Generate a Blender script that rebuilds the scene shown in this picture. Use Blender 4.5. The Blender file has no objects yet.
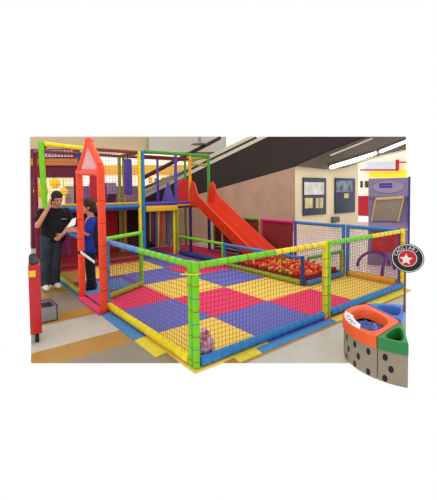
import bpy, bmesh, math, random
from mathutils import Vector, Matrix
random.seed(7)
SC = bpy.context.scene
COL = SC.collection
PI = math.pi

# ------------------------------------------------------------------ camera
F, PITCH, ROLL, YAW, PY = 345.03, .04235, -.01069, .66631, 207.27
CAM = Vector((-1.733, -2.553, 1.591))
fwd = Vector((math.sin(YAW)*math.cos(PITCH), math.cos(YAW)*math.cos(PITCH), -math.sin(PITCH)))
r0 = Vector((math.cos(YAW), -math.sin(YAW), 0)); u0 = r0.cross(fwd)
rt = r0*math.cos(ROLL)+u0*math.sin(ROLL); up = u0*math.cos(ROLL)-r0*math.sin(ROLL)
cd = bpy.data.cameras.new('camera'); cam = bpy.data.objects.new('camera', cd); COL.objects.link(cam)
cd.sensor_fit = 'VERTICAL'; cd.sensor_height = 24; cd.lens = F/500*24; cd.clip_end = 200; cd.shift_y = -(250-PY)/500
m = Matrix((rt, up, -fwd)).transposed().to_4x4(); m.translation = CAM
cam.matrix_world = m
SC.camera = cam

def ray(x, y): return fwd+rt*((x-218.5)/F)-up*((y-PY)/F)
def gz(x, y, z=0): d = ray(x, y); return CAM+d*((z-CAM.z)/d.z)     # survey a point at height z
def ay(x, y, Y): d = ray(x, y); return CAM+d*((Y-CAM.y)/d.y)        # ... on a wall of constant y
def ax(x, y, X): d = ray(x, y); return CAM+d*((X-CAM.x)/d.x)
def ad(x, y, D): d = ray(x, y); return CAM+d*(D/math.hypot(d.x, d.y))   # ... at ground distance D

# ------------------------------------------------------------------ materials
def lin(c): return tuple(((v/255)/12.92 if v/255 <= .04045 else ((v/255+.055)/1.055)**2.4) for v in c)
MATS = {}
def mat(name, rgb, rough=.5, var=.08, scale=14, spec=.3, emit=0, metal=0):
    if name in MATS: return MATS[name]
    M = bpy.data.materials.new(name); M.use_nodes = True; N = M.node_tree.nodes; L = M.node_tree.links
    b = N['Principled BSDF']; c = lin(rgb)
    tc = N.new('ShaderNodeTexCoord'); no = N.new('ShaderNodeTexNoise'); no.inputs['Scale'].default_value = scale; no.inputs['Detail'].default_value = 4
    L.new(tc.outputs['Object'], no.inputs['Vector'])
    rp = N.new('ShaderNodeValToRGB'); rp.color_ramp.elements[0].position = .3; rp.color_ramp.elements[1].position = .7
    rp.color_ramp.elements[0].color = tuple(max(0, v*(1-var)) for v in c)+(1,)
    rp.color_ramp.elements[1].color = tuple(min(1, v*(1+var)) for v in c)+(1,)
    L.new(no.outputs['Fac'], rp.inputs['Fac']); L.new(rp.outputs['Color'], b.inputs['Base Color'])
    b.inputs['Roughness'].default_value = rough; b.inputs['Specular IOR Level'].default_value = spec; b.inputs['Metallic'].default_value = metal
    if emit:
        L.new(rp.outputs['Color'], b.inputs['Emission Color']); b.inputs['Emission Strength'].default_value = emit
    MATS[name] = M; return M

GREEN = mat('green_foam', (118, 205, 30)); YEL = mat('yellow_foam', (244, 218, 34)); BLUE = mat('blue_foam', (42, 122, 190))
LBLUE = mat('light_blue_foam', (82, 150, 208)); OLIVE = mat('olive_foam', (150, 165, 40)); DBLUE = mat('dark_blue_foam', (30, 70, 135))
PURP = mat('purple_foam', (86, 70, 160)); PINK = mat('pink_foam', (212, 28, 118)); ORED = mat('orange_red_foam', (250, 78, 42))
RED = mat('red_foam', (208, 34, 34)); MAROON = mat('maroon_foam', (112, 22, 48)); OYEL = mat('orange_yellow_foam', (226, 160, 40)); BROWN = mat('brown_red_foam', (128, 62, 50))
NAVY = mat('navy_foam', (52, 40, 90)); DKGREEN = mat('deep_green_foam', (70, 150, 50))
NET = mat('net_cord', (96, 42, 34), .8); NETR = mat('red_net_cord', (150, 22, 40), .8); NETP = mat('pink_net_cord', (240, 190, 190), .8)
LACE = mat('red_lacing', (190, 40, 30), .6); LACEB = mat('teal_lacing', (60, 150, 170), .6)
MY = mat('mat_yellow', (234, 196, 88), .7, .05, 40, .15); MB_ = mat('mat_blue', (100, 106, 182), .7, .05, 40, .15); MR = mat('mat_red', (226, 58, 100), .7, .05, 40, .15); MP = mat('mat_purple', (130, 72, 146), .7, .05, 40, .15)
EB = mat('ramp_blue', (74, 136, 196), .6); EY = mat('ramp_yellow', (228, 206, 60), .6); EP = mat('ramp_pink', (226, 62, 104), .6)
SKIN = mat('skin', (206, 142, 112), .55, .05); HAIR = mat('dark_hair', (26, 18, 16), .6, .3, 100); HAIRB = mat('brown_hair', (62, 32, 22), .6, .3, 60)
BLACK = mat('black_cotton', (16, 16, 20), .85, .2); JEANS = mat('dark_denim', (50, 55, 70), .85, .35, 9); WHITE = mat('white_leather', (232, 230, 228), .5)
BLUET = mat('blue_cotton', (24, 58, 166), .85, .15); NAVYT = mat('navy_cotton', (34, 26, 48), .85, .2); DKPANT = mat('dark_trousers', (24, 28, 40), .85, .2)
PAPER = mat('paper', (238, 236, 232), .7, .02); PLASTIC = mat('black_plastic', (18, 18, 20), .35); CHROME = mat('grey_metal', (150, 156, 158), .4, .1, 6, .5)

# ------------------------------------------------------------------ mesh helpers
def obj(name, bm, M, parent=None, smooth=True, loc=None):
    me = bpy.data.meshes.new(name)
    if smooth:
        for f in bm.faces: f.smooth = True
        for e in bm.edges:
            if len(e.link_faces) == 2 and e.link_faces[0].normal.angle(e.link_faces[1].normal, 0) > .7: e.smooth = False
    bm.to_mesh(me); bm.free()
    for k in (M if isinstance(M, (list, tuple)) else [M]): me.materials.append(k)
    o = bpy.data.objects.new(name, me); COL.objects.link(o)
    if parent:
        o.parent = parent; o.matrix_parent_inverse = parent_inv(parent)
    return o
def parent_inv(p):
    return Matrix.Translation(p.location).inverted() if p.type == 'EMPTY' else Matrix.Identity(4)
def thing(name, label, cat, loc, group=None):
    o = bpy.data.objects.new(name, None); COL.objects.link(o); o.location = loc; o.empty_display_size = .1
    o['label'] = label; o['category'] = cat
    if group: o['group'] = group
    return o
def tag(o, label, cat, group=None):
    o['label'] = label; o['category'] = cat
    if group: o['group'] = group
    return o
def struct(name, bm, M, smooth=False):
    o = obj(name, bm, M, None, smooth); o['kind'] = 'structure'; return o

def frame_of(d):
    d = d.normalized(); a = Vector((0, 0, 1)) if abs(d.z) < .9 else Vector((0, 1, 0))
    x = d.cross(a).normalized(); return x, x.cross(d).normalized()
def tube(bm, pts, r, seg=10, cap=True, sx=1, sy=1):
    pts = [Vector(p) for p in pts]; n = len(pts); rs = r if isinstance(r, (list, tuple)) else [r]*n
    X = None; rings = []
    for i in range(n):
        d = (pts[min(i+1, n-1)]-pts[max(i-1, 0)])
        if X is None: X, Y = frame_of(d)
        else:
            d.normalize(); X = (X-d*X.dot(d)).normalized(); Y = X.cross(d)
        rings.append([bm.verts.new(pts[i]+X*(math.cos(2*PI*k/seg)*rs[i]*sx)+Y*(math.sin(2*PI*k/seg)*rs[i]*sy)) for k in range(seg)])
    for a, b in zip(rings, rings[1:]):
        for k in range(seg): bm.faces.new((a[k], a[(k+1) % seg], b[(k+1) % seg], b[k]))
    if cap: bm.faces.new(list(reversed(rings[0]))); bm.faces.new(rings[-1])
    return bm
def new(): return bmesh.new()
def foam(p0, p1, r, step=.11, groove=.9, seg=12):
    """a foam sleeve with rounded ends and shallow waists where the cord pulls it in"""
    bm = new(); p0, p1 = Vector(p0), Vector(p1); d = p1-p0; L = d.length; d /= L
    pts = [p0, p0+d*.006]; rs = [r*.82, r*.97]; n = max(1, round(L/step))
    for i in range(n):
        a = L*i/n; w = L/n
        for t, k in ((.12, 1), (.5, 1.0), (.88, 1), (1, groove)):
            if i == n-1 and t == 1: continue
            pts.append(p0+d*(a+w*t)); rs.append(r*k)
    pts += [p1-d*.006, p1]; rs += [r*.97, r*.82]
    q = [(p-p0).dot(d) for p in pts]; o = sorted(range(len(q)), key=lambda i: q[i])
    return tube(bm, [pts[i] for i in o], [rs[i] for i in o], seg)
def rings(bm, p0, p1, r, step, w=.007, off=0, every=1):
    p0, p1 = Vector(p0), Vector(p1); d = p1-p0; L = d.length; d /= L; n = max(1, round(L/step))
    for i in range(1, n):
        if (i+off) % every: continue
        c = p0+d*(L*i/n); tube(bm, [c-d*w/2, c+d*w/2], r, 12)
    return bm
def winding(p0, p1, r, step, far, w=.0034):
    """one cord that circles the sleeve every step and runs on along its far side"""
    p0, p1 = Vector(p0), Vector(p1); d = p1-p0; L = d.length; d /= L; X = (far-d*far.dot(d)).normalized(); Y = d.cross(X); pts = []
    for i in range(max(2, int(L/step)+1)):
        c = p0+d*step*i
        for k in range(15): a = 2*PI*k/14; pts.append(c+d*(.003*k/14)+(X*math.cos(a)+Y*math.sin(a))*r)
    return tube(new(), pts, w, 5)
def box(bm, lo, hi, M=None):
    lo, hi = Vector(lo), Vector(hi)
    vs = [bm.verts.new((x, y, z)) for x in (lo.x, hi.x) for y in (lo.y, hi.y) for z in (lo.z, hi.z)]
    fs = [bm.faces.new([vs[i] for i in q]) for q in ((0, 1, 3, 2), (4, 6, 7, 5), (0, 4, 5, 1), (2, 3, 7, 6), (0, 2, 6, 4), (1, 5, 7, 3))]
    if M is not None: bmesh.ops.transform(bm, matrix=M, verts=vs)
    return fs
def bev(bm, w, seg=2):
    bmesh.ops.bevel(bm, geom=list(bm.edges), offset=w, segments=seg, affect='EDGES', profile=.6); return bm
def bbox(lo, hi, w=.01, M=None):
    bm = new(); box(bm, lo, hi); bev(bm, w)
    if M is not None: bmesh.ops.transform(bm, matrix=M, verts=bm.verts)
    return bm
def prism(pts, ext, bm=None):
    """polygon pts extruded by the vector ext"""
    bm = bm or new(); ext = Vector(ext); a = [bm.verts.new(Vector(p)) for p in pts]; b = [bm.verts.new(Vector(p)+ext) for p in pts]
    n = len(a); f = [bm.faces.new(a), bm.faces.new(list(reversed(b)))]
    for i in range(n): f.append(bm.faces.new((a[i], b[i], b[(i+1) % n], a[(i+1) % n])))
    bmesh.ops.recalc_face_normals(bm, faces=f); return bm
def ball(bm, c, r, u=12, v=8, sc=(1, 1, 1)):
    return bmesh.ops.create_uvsphere(bm, u_segments=u, v_segments=v, radius=r, matrix=Matrix.Translation(c) @ Matrix.Diagonal((*sc, 1)))['verts']
def lathe(bm, prof, c=(0, 0, 0), seg=24):
    c = Vector(c); R = [[bm.verts.new(c+Vector((r*math.cos(2*PI*k/seg), r*math.sin(2*PI*k/seg), z))) for k in range(seg)] for r, z in prof]
    for a, b in zip(R, R[1:]):
        for k in range(seg): bm.faces.new((a[k], a[(k+1) % seg], b[(k+1) % seg], b[k]))
    bm.faces.new(list(reversed(R[0]))); bm.faces.new(R[-1]); bmesh.ops.recalc_face_normals(bm, faces=bm.faces); return bm
def net(bm, p0, p1, z0, z1, cell=.045, th=.0035, sag=.005):
    """knotted square net between two ground points"""
    p0, p1 = Vector((*p0[:2], 0)), Vector((*p1[:2], 0)); d = p1-p0; L = d.length; d /= L; nrm = Vector((-d.y, d.x, 0)); H = z1-z0
    def P(s, z): return p0+d*(s+sag*math.sin(z*11+s*3))+Vector((0, 0, z+sag*1.3*math.sin(s*7+z*2)*min(1, (z-z0)*8, (z1-z)*8)))+nrm*sag*math.sin(s*5+z*6)
    nu, nv = max(1, round(L/cell)), max(1, round(H/cell))
    for i in range(nu+1):
        s = L*i/nu; tube(bm, [P(s, z0+H*k/8) for k in range(9)], th, 3, False)
    m_ = max(4, round(L/.12))
    for j in range(nv+1):
        z = z0+H*j/nv; tube(bm, [P(L*k/m_, z) for k in range(m_+1)], th, 3, False)
    return bm
def remesh(name, bm, M, vox, parent=None, smooth=4):
    o = obj(name, bm, M, None, True)
    a = o.modifiers.new('r', 'REMESH'); a.mode = 'VOXEL'; a.voxel_size = vox; a.use_smooth_shade = True
    s = o.modifiers.new('s', 'SMOOTH'); s.iterations = smooth; s.factor = .5
    dg = bpy.context.evaluated_depsgraph_get(); me = bpy.data.meshes.new_from_object(o.evaluated_get(dg))
    o.modifiers.clear(); old = o.data; o.data = me; bpy.data.meshes.remove(old); me.name = name
    if not me.materials: me.materials.append(M)
    if parent: o.parent = parent; o.matrix_parent_inverse = parent_inv(parent)
    return o
def capsule(bm, a, b, ra, rb, sx=1, sy=1):
    tube(bm, [a, b], [ra, rb], 14, True, sx, sy); ball(bm, a, ra, 12, 8); ball(bm, b, rb, 12, 8)
def chain(bm, pts, rs):
    for a, b, x, y in zip(pts, pts[1:], rs, rs[1:]): capsule(bm, Vector(a), Vector(b), x, y)
def text(s, size, ext=.002):
    c = bpy.data.curves.new('t', 'FONT'); c.body = s; c.size = size; c.align_x = 'CENTER'; c.align_y = 'CENTER'; c.extrude = ext
    o = bpy.data.objects.new('t', c); COL.objects.link(o); dg = bpy.context.evaluated_depsgraph_get()
    me = bpy.data.meshes.new_from_object(o.evaluated_get(dg)); bpy.data.objects.remove(o)
    bm = new(); bm.from_mesh(me); bpy.data.meshes.remove(me); return bm
def join(bm, other, M):
    bmesh.ops.transform(other, matrix=M, verts=other.verts); me = bpy.data.meshes.new('j'); other.to_mesh(me); other.free(); bm.from_mesh(me); bpy.data.meshes.remove(me)

# ------------------------------------------------------------------ floor
FZ = -.025
bm = new()
P = [gz(31, 362.8, FZ), gz(406, 362.8, FZ), gz(406, 222, FZ), gz(31, 222, FZ)]
prism([(p.x, p.y, FZ) for p in P], (0, 0, -.004), bm)
FM = bpy.data.materials.new('mall_floor_tiles'); FM.use_nodes = True
N, L = FM.node_tree.nodes, FM.node_tree.links; b = N['Principled BSDF']
tc = N.new('ShaderNodeTexCoord'); sp = N.new('ShaderNodeSeparateXYZ'); L.new(tc.outputs['Object'], sp.inputs[0])
no = N.new('ShaderNodeTexNoise'); no.inputs['Scale'].default_value = 7; no.inputs['Detail'].default_value = 6; L.new(tc.outputs['Object'], no.inputs['Vector'])
OCH, WHT, GRY, PNK = (186, 140, 62), (206, 200, 186), (152, 140, 124), (236, 214, 204)
def ramp(sock, lo, hi, stops):
    mr = N.new('ShaderNodeMapRange'); mr.inputs['From Min'].default_value = lo; mr.inputs['From Max'].default_value = hi; L.new(sock, mr.inputs['Value'])
    r = N.new('ShaderNodeValToRGB'); r.color_ramp.interpolation = 'CONSTANT'; L.new(mr.outputs[0], r.inputs[0])
    E = r.color_ramp.elements
    while len(E) < len(stops): E.new(.5)
    for e, (p, c) in zip(E, stops): e.position = max(0, min(1, (p-lo)/(hi-lo))); e.color = (*lin(c), 1)
    return r.outputs[0]
left = ramp(sp.outputs['Y'], -2, 6, [(-2, GRY), (.93, OCH), (1.32, WHT), (2.07, OCH), (2.43, GRY), (3.4, OCH), (3.95, WHT), (4.6, GRY), (5.2, OCH), (5.6, WHT)])
right = ramp(sp.outputs['Y'], -2, 6, [(-2, WHT), (-.2, OCH), (.0, PNK)])
gt = N.new('ShaderNodeMath'); gt.operation = 'GREATER_THAN'; gt.inputs[1].default_value = .28
dg_ = N.new('ShaderNodeMath'); dg_.operation = 'ADD'; L.new(sp.outputs['X'], dg_.inputs[0]); L.new(sp.outputs['Y'], dg_.inputs[1]); dg_.inputs[1].default_value = 0
L.new(sp.outputs['X'], gt.inputs[0])
mx = N.new('ShaderNodeMixRGB'); L.new(gt.outputs[0], mx.inputs[0]); L.new(left, mx.inputs[1]); L.new(right, mx.inputs[2])
m2 = N.new('ShaderNodeMixRGB'); m2.blend_type = 'MULTIPLY'; m2.inputs[0].default_value = .22; L.new(mx.outputs[0], m2.inputs[1]); L.new(no.outputs['Fac'], m2.inputs[2])
L.new(m2.outputs[0], b.inputs['Base Color']); b.inputs['Roughness'].default_value = .35
struct('floor', bm, FM)

# ------------------------------------------------------------------ foam mats
xs = [-.05, .9, 1.9, 2.9, 4.12]; ys = [-.05, .932, 1.932, 2.932, 3.932, 4.932, 6.5]
pat = ['YBRY', 'BRYY', 'RYBY', 'PBRR', 'YYBR', 'RRBR']
order = ['first', 'second', 'third', 'fourth']; rows = ['in the front row', 'in the second row', 'in the third row', 'in the fourth row', 'in the fifth row', 'in the rear row under deck']
cm = {'Y': (MY, 'yellow'), 'B': (MB_, 'blue'), 'R': (MR, 'red'), 'P': (MP, 'purple')}
for j in range(6):
    for i in range(4):
        M_, cn = cm[pat[j][i]]
        bm = bbox((xs[i]+.002, ys[j]+.002, FZ), (xs[i+1]-.002, ys[j+1]-.002, 0), .004)
        o = obj('foam_mat', bm, M_, None, False)
        tag(o, f'{cn} foam floor mat, {order[i]} from the long left fence {rows[j]}', 'floor mat', 'foam floor mats of the play pen')
def ramp_strip(a, b_, inner, w, M_, label):
    a, b_, n = Vector((*a, 0)), Vector((*b_, 0)), Vector((*inner, 0))*w
    pr_ = [a+Vector((0, 0, FZ)), a+n+Vector((0, 0, FZ)), a+n-Vector((0, 0, .004)), a+Vector((0, 0, FZ+.006))]
    o = obj('mat_edge_ramp', prism(pr_, b_-a), M_, None, False); tag(o, label, 'mat edge', 'sloped edge strips of the mats')
ramp_strip((-.175, .46), (-.175, .95), (1, 0), .122, EY, 'yellow sloped mat edge outside left fence, next to the near corner post')
ramp_strip((-.175, .955), (-.175, 1.98), (1, 0), .122, EB, 'blue sloped mat edge between the yellow edge and the pink gate ramp')
ramp_strip((-.175, 2.98), (-.175, 5.2), (1, 0), .122, EB, 'blue sloped mat edge beside the man in black')
ramp_strip((.4, -.146), (.7, -.146), (0, 1), .094, EY, 'yellow sloped mat edge below front fence at the near corner')
ramp_strip((.705, -.146), (2.0, -.146), (0, 1), .094, EB, 'blue sloped mat edge along the middle of front fence')
ramp_strip((2.005, -.146), (4.12, -.146), (0, 1), .094, EY, 'long yellow sloped mat edge below the right front fence')
o = obj('gate_ramp', bbox((-.2, 1.985, FZ), (-.104, 2.975, .003), .003), EP, None, False); tag(o, 'pink foam ramp mat on floor outside the orange house-shaped gateway', 'floor mat')
o = obj('doorway_mat', bbox((-.06, 1.99, .0005), (.18, 2.96, .006), .002), EP, None, False); tag(o, 'thin pink doorway mat between the two orange gate posts', 'floor mat')
o = obj('doorway_mat', bbox((-.06, 2.97, .0005), (.8, 3.65, .006), .002), EB, None, False); tag(o, 'blue mat under the feet of the boy', 'floor mat')

# ------------------------------------------------------------------ fences
def fence(label, p0, p1, H, posts, top, bottom, name='fence_panel', r=.033, rb=.046, netm=NET, cell=.045, th=.002, group='padded net fence panels', lace=True, base=.045):
    """p0,p1 ground ends; posts [(t,mat)], top/bottom [(t0,t1,mat)] along the run"""
    p0, p1 = Vector((*p0, 0)), Vector((*p1, 0)); d = p1-p0; Lg = d.length; u = d/Lg
    t_ = thing(name, label, 'fence', (p0+p1)/2, group)
    for s, M_ in posts:
        q = p0+u*s; obj('post', foam(q, q+Vector((0, 0, H+.005)), r, .17, .95), M_, t_)
    for a, c, M_ in top:
        z = Vector((0, 0, H-.03)); obj('top_rail', foam(p0+u*a+z, p0+u*c+z, r*.97, .13, .94), M_, t_)
    for a, c, M_ in bottom:
        z = Vector((0, 0, base)); obj('bottom_rail', foam(p0+u*a+z, p0+u*c+z, rb, .12, .76), M_, t_)
    if netm: obj('net', net(new(), p0+u*.03, p1-u*.03, base+.02, H-.04, cell, th), netm, t_, False)
    if lace:
        for sx_, M_ in posts:
            q = p0+u*sx_; far = (q-CAM).normalized(); far.z = 0
            obj('red_lacing', winding(q+Vector((0, 0, .06)), q+Vector((0, 0, H-.1)), r*1.02, .23, far), LACE, t_)
            obj('teal_lacing', winding(q+Vector((0, 0, .175)), q+Vector((0, 0, H-.1)), r*1.02, .23, far), LACEB, t_)
        z = Vector((0, 0, H-.03)); dn = Vector((0, 0, -1))
        obj('red_lacing', winding(p0+u*.1+z, p1-u*.06+z, r*1.0, .26, dn), LACE, t_); obj('teal_lacing', winding(p0+u*.23+z, p1-u*.06+z, r*1.0, .26, dn), LACEB, t_)
        z = Vector((0, 0, base)); obj('red_lacing', winding(p0+u*.12+z, p1-u*.1+z, rb*.8, .12, -dn, .0035), LACE, t_)
    return t_
H = .965
fl = fence('left fence panel of green and blue foam rails with yellow bottom roll', (0, .07), (-.02, 2.13), H, [(0, GREEN), (2.06, LBLUE)], [(.03, 1.06, GREEN), (1.06, 2.03, LBLUE)], [(.04, 2.02, YEL)])
ff = fence('front fence panel with half green half yellow top rail, from near corner post', (0, 0), (1.96, 0), H, [(0, GREEN), (1.96, YEL)], [(.03, 1.05, GREEN), (1.05, 1.93, YEL)], [(.04, 1.92, BLUE)])
fence('right front fence panel between yellow and green double post and right corner', (2.03, 0), (4.1, 0), H, [(0, GREEN), (2.07, YEL)], [(.03, 1.08, GREEN), (1.08, 2.04, YEL)], [(.04, 2.05, BLUE)])
bm = new(); tube(bm, [(-.07, .02, .865), (-.03, -.036, .866), (.03, -.036, .867), (.05, .03, .868), (.03, .112, .868), (-.036, .11, .866), (-.07, .02, .865)], .006, 6); tube(bm, [(-.07, .02, .865), (-.12, .06, .868)], .006, 6)
obj('yellow_strap', bm, YEL, ff)
# back run (x = 4.12)
fence('back fence panel with blue rail and yellow bottom pads beside the arcade machine', (4.14, .06), (4.14, 1.03), H, [(0.0, PURP), (.95, BLUE)], [(.03, .94, BLUE)], [(.05, .92, OYEL)], rb=.06, base=.06)
fence('back fence panel of the ball pit with blue rail below the wall panels', (4.14, 1.1), (4.14, 2.25), H, [(0, BLUE), (1.15, PURP)], [(.03, 1.1, BLUE)], [(.03, 1.1, BLUE)], netm=NETR, cell=.05)
fp = fence('back fence panel with pink rail and dark red screen beside slide foot', (4.14, 2.32), (4.14, 3.24), H, [(.92, PINK)], [(.0, .9, PINK)], [(.03, .9, PURP)], netm=NETR, lace=False)
obj('screen', bbox((4.15, 2.33, .1), (4.165, 3.22, .93), .004), mat('dark_red_screen', (132, 50, 46), .8), fp)
fp = fence('back fence panel with green rail and dark red screen behind the slide', (4.14, 3.32), (4.14, 5.1), H, [(0, OLIVE), (1.78, DKGREEN)], [(.03, 1.75, DKGREEN)], [(.03, 1.75, DBLUE)], netm=NETR, lace=False)
obj('screen', bbox((4.15, 3.33, .1), (4.165, 5.08, .93), .004), MATS['dark_red_screen'], fp)
# ball pit low fences
fence('low ball pit fence with blue top rail and olive bottom roll', (2.95, 1.12), (2.95, 3.2), .5, [(0, DBLUE), (2.08, BLUE)], [(.03, 2.05, BLUE)], [(.04, 2.04, OLIVE)], group='low fences inside the pen', lace=False)
fence('short low fence with green rail at ball pit end nearest the camera', (3.02, 1.06), (4.02, 1.06), .5, [(1.0, OLIVE)], [(0, .97, DKGREEN)], [(-.03, .96, BLUE)], group='low fences inside the pen', lace=False)
fence('low green rail fence between ball pit and the tower', (2.96, 3.28), (2.98, 5.08), .5, [(0, GREEN)], [(0, 1.8, GREEN)], [(.04, 1.78, DBLUE)], group='low fences inside the pen', lace=False, rb=.06, base=.065)
# open gate leaf
fence('open green gate leaf swung inside the pen behind the left fence', (.07, 2.48), (.85, 2.89), .95, [(0, LBLUE), (.881, GREEN)], [(.03, .85, GREEN)], [(.03, .85, OLIVE)], name='gate_leaf', lace=False, group=None)
# side run from gateway to tower
fs = fence('left side net fence with blue rail beside the man', (-.12, 3.06), (-.12, 5.08), .95, [], [(0, 2.02, BLUE)], [(0, 2.02, OLIVE)], netm=NETR, th=.004, lace=False)

# ------------------------------------------------------------------ gateway (little house)
GX = -.12
g_ = thing('house_gateway', 'tall orange padded gateway shaped like a house with a pointed gable', 'gateway', (GX, 2.44, 0))
A, B = Vector((GX, 2.965, 0)), Vector((GX, 2.02, 0)); ap = Vector((GX+.04, 2.58, 2.345))
for q, z in ((A, 1.93), (B, 1.97)):
    obj('post', foam(q+Vector((0, 0, .0)), q+Vector((0, 0, z)), .052, .6, .97), ORED, g_)
obj('lintel', foam(A+Vector((0, .06, 1.93)), B+Vector((0, -.02, 1.87)), .045, .4, .97), ORED, g_)
for q in (A+Vector((0, 0, 1.92)), B+Vector((0, 0, 1.96))): obj('gable_beam', foam(q, ap, .048, .3, .97), ORED, g_)
bm = new(); ball(bm, ap+Vector((0, 0, .01)), .062, 14, 10); obj('gable_cap', bm, ORED, g_)
bm = new()
for k in range(1, 24):
    y = B.y+.06+(A.y-B.y-.12)*k/24; zt = 1.94+(.38)*(1-abs(y-ap.y)/(.5 if y < ap.y else .4))
    if zt > 1.8: tube(bm, [(GX, y, 1.9), (GX+.03*max(0, zt-1.94)/.44, y, zt)], .006, 4, False)
for k in range(0, 12):
    z = 1.94+k*.031; w_ = 1-k*.031/.41; tube(bm, [(GX+.01, ap.y-w_*.5, z), (GX+.01, ap.y+w_*.36, z)], .006, 4, False)
obj('gable_net', bm, NETP, g_, False)
bm = new(); tube(bm, [A+Vector((0, 0, .67)), A+Vector((0, 0, .71))], .056, 14); obj('black_band', bm, PLASTIC, g_)
bm = prism([A+Vector((-.03, -.06, .72)), A+Vector((-.03, -.06, .68)), A+Vector((.12, -.24, .53)), A+Vector((.12, -.24, .57))], (.01, .008, 0)); obj('white_strap', bm, PAPER, g_, False)
bm = new(); rings(bm, A, A+Vector((0, 0, 1.8)), .0535, .3, .008); rings(bm, B, B+Vector((0, 0, 1.8)), .0535, .3, .008); obj('seam', bm, LACE, g_)

# ------------------------------------------------------------------ tower
T = thing('play_tower', 'large two storey soft play tower of coloured padded posts and nets', 'play structure', (2, 5.8, 0))
TH, DZ = 2.6, 1.28
def post(x, y, z0, z1, M_, r=.04, n='post', st=.25): return obj(n, foam((x, y, z0), (x, y, z1), r, st, .92), M_, T)
def rail(a, b_, M_, r=.038, n='rail', st=.2): return obj(n, foam(a, b_, r, st, .92), M_, T)
obj('post', foam((-.12, 5.2, 0), (-.2, 5.2, TH+.07), .055, .25, .92), GREEN, T); post(1.94, 5.2, 0, TH, YEL, .042); post(2.035, 5.2, 0, TH+.03, BLUE, .044)
post(2.96, 5.2, DZ, TH-.04, PURP, .042); post(3.0, 5.2, 0, 1.2, OLIVE, .042); post(2.92, 5.25, 0, 1.2, YEL, .034)
post(3.4, 5.2, DZ, TH, OYEL, .042); post(3.4, 5.2, 0, DZ-.05, NAVY, .04); post(4.02, 5.2, 1.3, TH+.04, DKGREEN, .044); post(4.02, 5.2, 0, 1.25, DBLUE, .044)
for x, M_ in ((-.1, MAROON), (1.2, GREEN), (1.93, OLIVE), (2.06, OYEL), (3.08, PURP), (4.02, DKGREEN)): post(x, 6.4, 0, TH, M_, .045 if x < 3 else .035)
rail((-.14, 5.2, TH+.02), (.75, 5.2, TH-.02), YEL, .05); rail((.75, 5.2, TH-.02), (1.9, 5.2, TH-.02), BROWN, .04)
rail((2.08, 5.2, TH+.01), (3.98, 5.2, TH+.01), DKGREEN, .045); rail((2.08, 5.22, TH-.1), (3.36, 5.22, TH-.1), MAROON, .035)
rail((3.44, 5.2, 2.36), (3.98, 5.2, 2.36), OLIVE, .035)
rail((-.05, 6.4, TH), (3.98, 6.4, TH), BROWN, .04)
for x, M_ in ((-.1, BROWN), (2.0, OLIVE), (4.02, OLIVE)): rail((x, 5.26, TH-.02), (x, 6.35, TH-.02), M_, .036)
obj('deck', bbox((-.1, 5.22, 1.2), (4.02, 6.4, 1.27), .01), mat('deck_blue', (70, 84, 150)), T)
rail((-.05, 5.18, 1.36), (1.9, 5.18, 1.36), OYEL, .026); rail((-.05, 5.17, 1.29), (1.9, 5.17, 1.29), BLUE, .045)
obj('deck_pad', bbox((2.08, 5.13, 1.14), (2.97, 5.22, 1.28), .03), mat('yellow_pad', (232, 186, 40)), T)
rail((2.08, 5.2, 1.34), (3.36, 5.2, 1.34), PURP, .04); rail((2.98, 5.19, 1.275), (3.98, 5.19, 1.275), OYEL, .03)
obj('rear_screen', bbox((-.08, 6.44, .02), (2.0, 6.47, 1.2), .005), mat('maroon_screen', (120, 14, 34), .8), T)
obj('rear_screen', bbox((2.02, 6.44, .02), (3.0, 6.47, 1.2), .005), mat('dark_screen', (64, 22, 30), .8), T)  # dark colour stands in for the shade behind the curtain
obj('red_panel', bbox((1.35, 6.36, .1), (1.85, 6.42, 1.15), .02), mat('red_pad', (178, 16, 34)), T)
obj('purple_panel', bbox((.1, 6.3, .1), (.62, 6.4, .75), .02), PURP, T)
obj('red_floor_pad', bbox((-.06, 5.3, .008), (1.9, 6.3, .05), .02), mat('red_pad', (178, 16, 34)), T)
rail((.0, 5.2, .06), (1.9, 5.2, .06), BROWN, .05)
# things on deck
bm = lathe(new(), [(.0005, .62), (.03, .6), (.2, .03), (.2, 0)], (3.16, 5.95, DZ)); o = obj('foam_cone', bm, PURP); tag(o, 'purple foam cone standing on the tower deck beside red disc', 'cone')
bm = new(); n = 40
for s in (0, 1): pass
pts = [(3.72+.36*math.cos(a), 5.85, DZ+.3+.42*math.sin(a)) for a in [2*PI*k/n for k in range(n)]]; pts = [(x, y, max(z, DZ+.005)) for x, y, z in pts]
bm = prism(pts, (0, .1, 0)); o = obj('foam_disc', bm, RED, None, True); tag(o, 'large round red foam disc standing on tower deck behind the yellow post', 'foam disc')
bm = lathe(new(), [(.05, 0), (.1, .02), (.105, .06), (.105, .86), (.1, .9), (.05, .92)], (1.93, 5.85, 1.56), 20); rl = obj('padded_roller', bm, PURP, T)
bm = new(); tube(bm, [(1.93, 5.85, 2.46), (1.93, 5.85, 2.58)], .012, 8); obj('cord', bm, BLACK, rl)
rail((1.93, 5.26, 2.6), (1.93, 6.35, 2.6), BROWN, .03)
post(.98, 5.6, DZ, 2.1, RED, .1, 'padded_column', .6); post(.6, 5.3, 2.05, 2.5, DBLUE, .06, 'padded_brace')
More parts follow.
